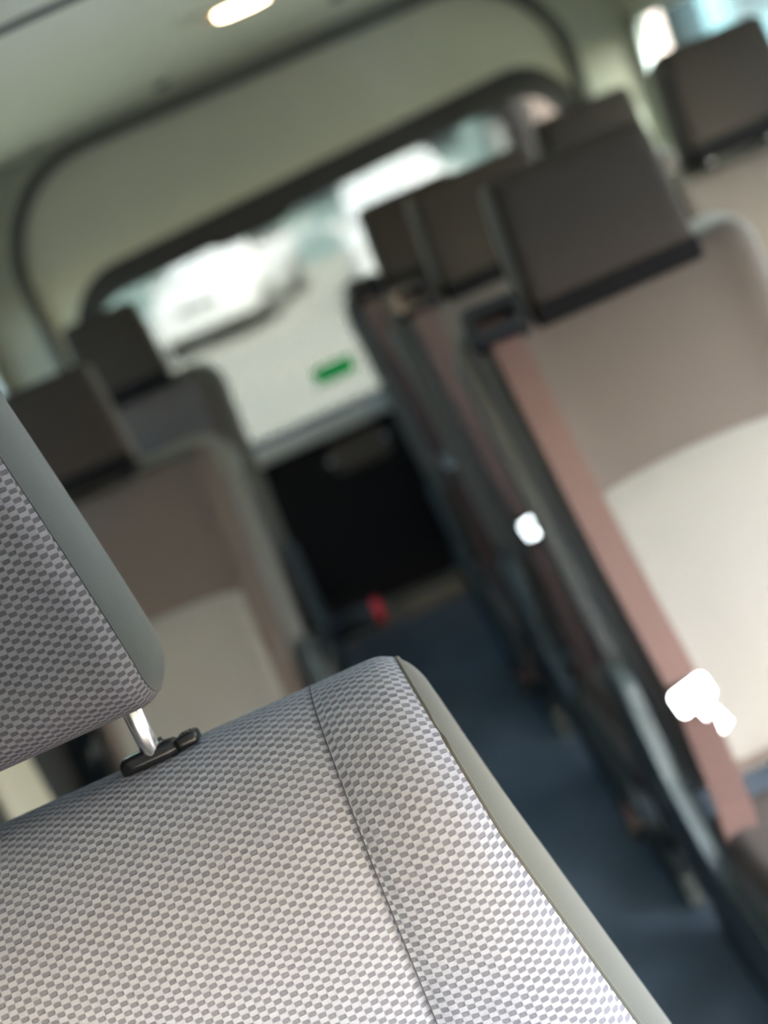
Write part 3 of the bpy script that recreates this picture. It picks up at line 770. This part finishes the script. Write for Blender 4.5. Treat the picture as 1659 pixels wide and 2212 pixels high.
def car(name, loc, rz, paint, label, cat='car', group=None, tail=False):
    root = empty(name, loc, rz); tag(root, label, cat, group)
    # side profile (y forward = -y is the nose), lofted across x with tumblehome
    low = [(-1.95, 0.30), (-1.98, 0.55), (-1.86, 0.80), (-0.95, 0.95), (1.75, 0.98), (1.93, 0.80), (1.95, 0.35), (1.70, 0.25), (-1.75, 0.25)]
    bm = bmesh.new()
    rows = []
    for x, k in ((-0.86, 0.94), (-0.80, 1.0), (0, 1.015), (0.80, 1.0), (0.86, 0.94)):
        rows.append([bm.verts.new((x, y * k, 0.6 + (z - 0.6) * (k if k < 1 else 1))) for y, z in low])
    for a, b in zip(rows, rows[1:]):
        for i in range(len(low)): bm.faces.new((a[i], a[(i + 1) % len(low)], b[(i + 1) % len(low)], b[i]))
    bm.faces.new(rows[0]); bm.faces.new(rows[-1][::-1])
    bmesh.ops.bevel(bm, geom=[e for e in bm.edges], offset=0.03, segments=2, affect='EDGES')
    bm_obj('body', bm, paint, root, True)
    cab = [(-1.02, 0.93), (-0.42, 1.42), (-0.2, 1.47), (1.25, 1.47), (1.50, 1.38), (1.82, 0.95)]
    bm = bmesh.new(); rows = []
    for s in (-1, 1):
        rows.append([bm.verts.new((s * (0.78 - 0.16 * (z - 0.93) / 0.54), y, z)) for y, z in cab])
    for i in range(len(cab)): bm.faces.new((rows[0][i], rows[0][(i + 1) % len(cab)], rows[1][(i + 1) % len(cab)], rows[1][i]))
    bm.faces.new(rows[0]); bm.faces.new(rows[1][::-1])
    bmesh.ops.bevel(bm, geom=[e for e in bm.edges], offset=0.03, segments=2, affect='EDGES')
    bm_obj('cabin', bm, paint, root, True)
    def quad(nm, pts, m):
        c = Vector((0, 0, 1.1)); P = [Vector(p) for p in pts]
        n = (P[1] - P[0]).cross(P[2] - P[0]).normalized()
        if n.dot(P[0] - c) < 0: n = -n
        V = [p + n * 0.004 for p in P] + [p - n * 0.02 for p in P]; k = len(P)
        F = [tuple(range(k)), tuple(range(2 * k - 1, k - 1, -1))] + [(i, (i + 1) % k, k + (i + 1) % k, k + i) for i in range(k)]
        link_mesh(nm, V, F, m, root, False)
    quad('windscreen', [(-0.70, -0.97, 0.99), (0.70, -0.97, 0.99), (0.60, -0.46, 1.40), (-0.60, -0.46, 1.40)], M['glare_screen'] if paint is M['white_paint'] else M['car_glass'])  # white cars: bright sky reflection painted as a pale windscreen
    quad('rear_window', [(-0.68, 1.80, 1.0), (0.68, 1.80, 1.0), (0.58, 1.53, 1.36), (-0.58, 1.53, 1.36)], M['car_glass'])
    for s in (-1, 1):
        quad('side_window', [(s * 0.772, -0.85, 0.98), (s * 0.772, 0.38, 0.98), (s * 0.650, 0.38, 1.39), (s * 0.650, -0.36, 1.39)], M['car_glass'])
        quad('side_window', [(s * 0.772, 0.46, 0.98), (s * 0.772, 1.62, 0.98), (s * 0.650, 1.38, 1.37), (s * 0.650, 0.46, 1.39)], M['car_glass'])
        box('headlamp', (s * 0.62, -1.90, 0.68), (0.34, 0.14, 0.15), M['amber'], root, bev=0.03)
        box('tail_lamp', (s * 0.68, 1.90, 0.78), (0.22, 0.10, 0.24), M['red_lens'], root, bev=0.03)
        box('mirror', (s * 0.92, -0.72, 1.0), (0.20, 0.10, 0.13), paint, root, bev=0.03)
        for y in (-1.22, 1.22):
            bm = bmesh.new(); add_tube(bm, [(s * 0.66, 0, 0), (s * 0.69, 0, 0), (s * 0.86, 0, 0), (s * 0.88, 0, 0)], [0.27, 0.30, 0.30, 0.27], 24)
            w = bm_obj('wheel', bm, M['tyre'], root, True, (0, y, 0.30))
            bm = bmesh.new(); add_tube(bm, [(s * 0.86, 0, 0), (s * 0.89, 0, 0)], [0.19, 0.17], 20)
            bm_obj('hub_cap', bm, M['chrome_soft'], w, False)
    box('grille', (0, -1.955, 0.66), (0.7, 0.08, 0.11), M['tyre'], root, bev=0.02)
    box('bumper', (0, -1.96, 0.42), (1.55, 0.16, 0.22), paint, root, bev=0.05)
    box('bumper', (0, 1.96, 0.42), (1.55, 0.16, 0.22), paint, root, bev=0.05)
    return root

car('car', (-0.25, 20.0, GROUND), math.radians(-16), M['white_paint'], 'dazzling white parked car low in the rear window, left of the other white one')
car('car', (2.35, 17.0, GROUND), math.radians(-6), M['white_paint'], 'dazzling white parked car in the rear window, just above the right-hand headrests')
car('car', (-3.7, 19.0, GROUND), math.radians(8), M['blue_paint'], 'pale blue parked car at the left corner of the rear window')

structure(box('bounce_cut_ground', (10, -15, GROUND + 0.01), (60, 36, 0.02), M['bounce_cut']))  # unseen dark sheet added to cut ground bounce onto the front seat

# buildings round the car park
def building(name, loc, size, mat, label, rz=0.0, nwin=5, band=None):
    b = empty(name, loc, rz); tag(b, label, 'building')
    box('wall', (0, 0, size[2] / 2), size, mat, b)
    box('roof', (0, 0, size[2] + 0.1), (size[0] + 0.4, size[1] + 0.4, 0.2), M['bldg_frame'], b)
    for k in range(nwin):
        x = -size[0] / 2 + size[0] * (k + 0.5) / nwin
        w = box('window', (x, -size[1] / 2 - 0.02, 1.7), (size[0] / nwin * 0.55, 0.08, 1.2), M['bldg_frame'], b)
        box('pane', (0, -0.03, 0), (size[0] / nwin * 0.48, 0.05, 1.05), M['car_glass'], w)
    return b
building('building', (-1.0, 28, GROUND), (14, 4, 6.0), M['bldg'], 'teal-grey building seen through the top of the rear window')
building('building', (8.1, 26, GROUND), (3.0, 3, 5.0), M['bldg_pink'], 'narrow pale pink building at the right end of the rear window', nwin=2)
building('building', (15.0, 26, GROUND), (9.5, 4, 5.5), M['bldg_blue'], 'pale blue clad building seen through the right side window', nwin=4)
building('building', (-13, 14, GROUND), (3, 12, 4.5), M['bldg'], 'teal-grey building seen at the left edge through the side window', nwin=2)

# ------------------------------------------------------------------ daylight
w = bpy.data.worlds.new('sky'); sc.world = w; w.use_nodes = True
nt = w.node_tree; bg = nt.nodes['Background']
sky = nt.nodes.new('ShaderNodeTexSky'); sky.sky_type = 'NISHITA'; sky.sun_disc = False
sky.sun_elevation = math.radians(38); sky.sun_rotation = math.radians(152); sky.air_density = 1.0; sky.dust_density = 3.2; sky.ozone_density = 1.0
nt.links.new(sky.outputs[0], bg.inputs['Color']); bg.inputs['Strength'].default_value = 1.0
sun = bpy.data.lights.new('sun', 'SUN'); sun.energy = 36.0; sun.angle = math.radians(0.6); sun.color = (1.0, 0.975, 0.95)
so = bpy.data.objects.new('sun', sun); COL.objects.link(so)
az, el = math.radians(28), math.radians(58)
d = Vector((-math.sin(az) * math.cos(el), math.cos(az) * math.cos(el), -math.sin(el)))
so.rotation_euler = d.to_track_quat('-Z', 'Y').to_euler(); so.location = (2, -6, 8)

# ------------------------------------------------------------------ camera
def camera():
    W, H, f = 1659.0, 2212.0, 2600.0
    roll, pitch, yaw = math.radians(23.5), math.radians(16.069), math.radians(1.636)
    fwd = Vector((math.sin(yaw) * math.cos(pitch), math.cos(yaw) * math.cos(pitch), -math.sin(pitch)))
    right = Vector((math.cos(yaw), -math.sin(yaw), 0)); down = fwd.cross(right)
    c, s = math.cos(roll), math.sin(roll)
    ix = right * c + down * s; iy = -(down * c - right * s)
    m = Matrix((ix, iy, -fwd)).transposed().to_4x4(); m.translation = (0, 0, EYE)
    cd = bpy.data.cameras.new('camera'); co = bpy.data.objects.new('camera', cd); COL.objects.link(co)
    co.matrix_world = m
    cd.sensor_fit = 'VERTICAL'; cd.sensor_height = 36.0; cd.sensor_width = 27.0; cd.lens = f / H * 36.0
    cd.clip_start = 0.02; cd.clip_end = 300
    cd.dof.use_dof = True; cd.dof.focus_distance = 0.74; cd.dof.aperture_fstop = 2.8
    sc.camera = co
camera()

sc.view_settings.view_transform = 'Standard'; sc.view_settings.look = 'None'
sc.view_settings.gamma = 1.0; sc.view_settings.use_curve_mapping = False
sc.view_settings.exposure = 1.75
sc.cycles.use_denoising = True
sc.cycles.max_bounces = 10; sc.cycles.diffuse_bounces = 6; sc.cycles.transparent_max_bounces = 12
sc.cycles.sample_clamp_indirect = 6.0
sc.cycles.caustics_reflective = False; sc.cycles.caustics_refractive = False
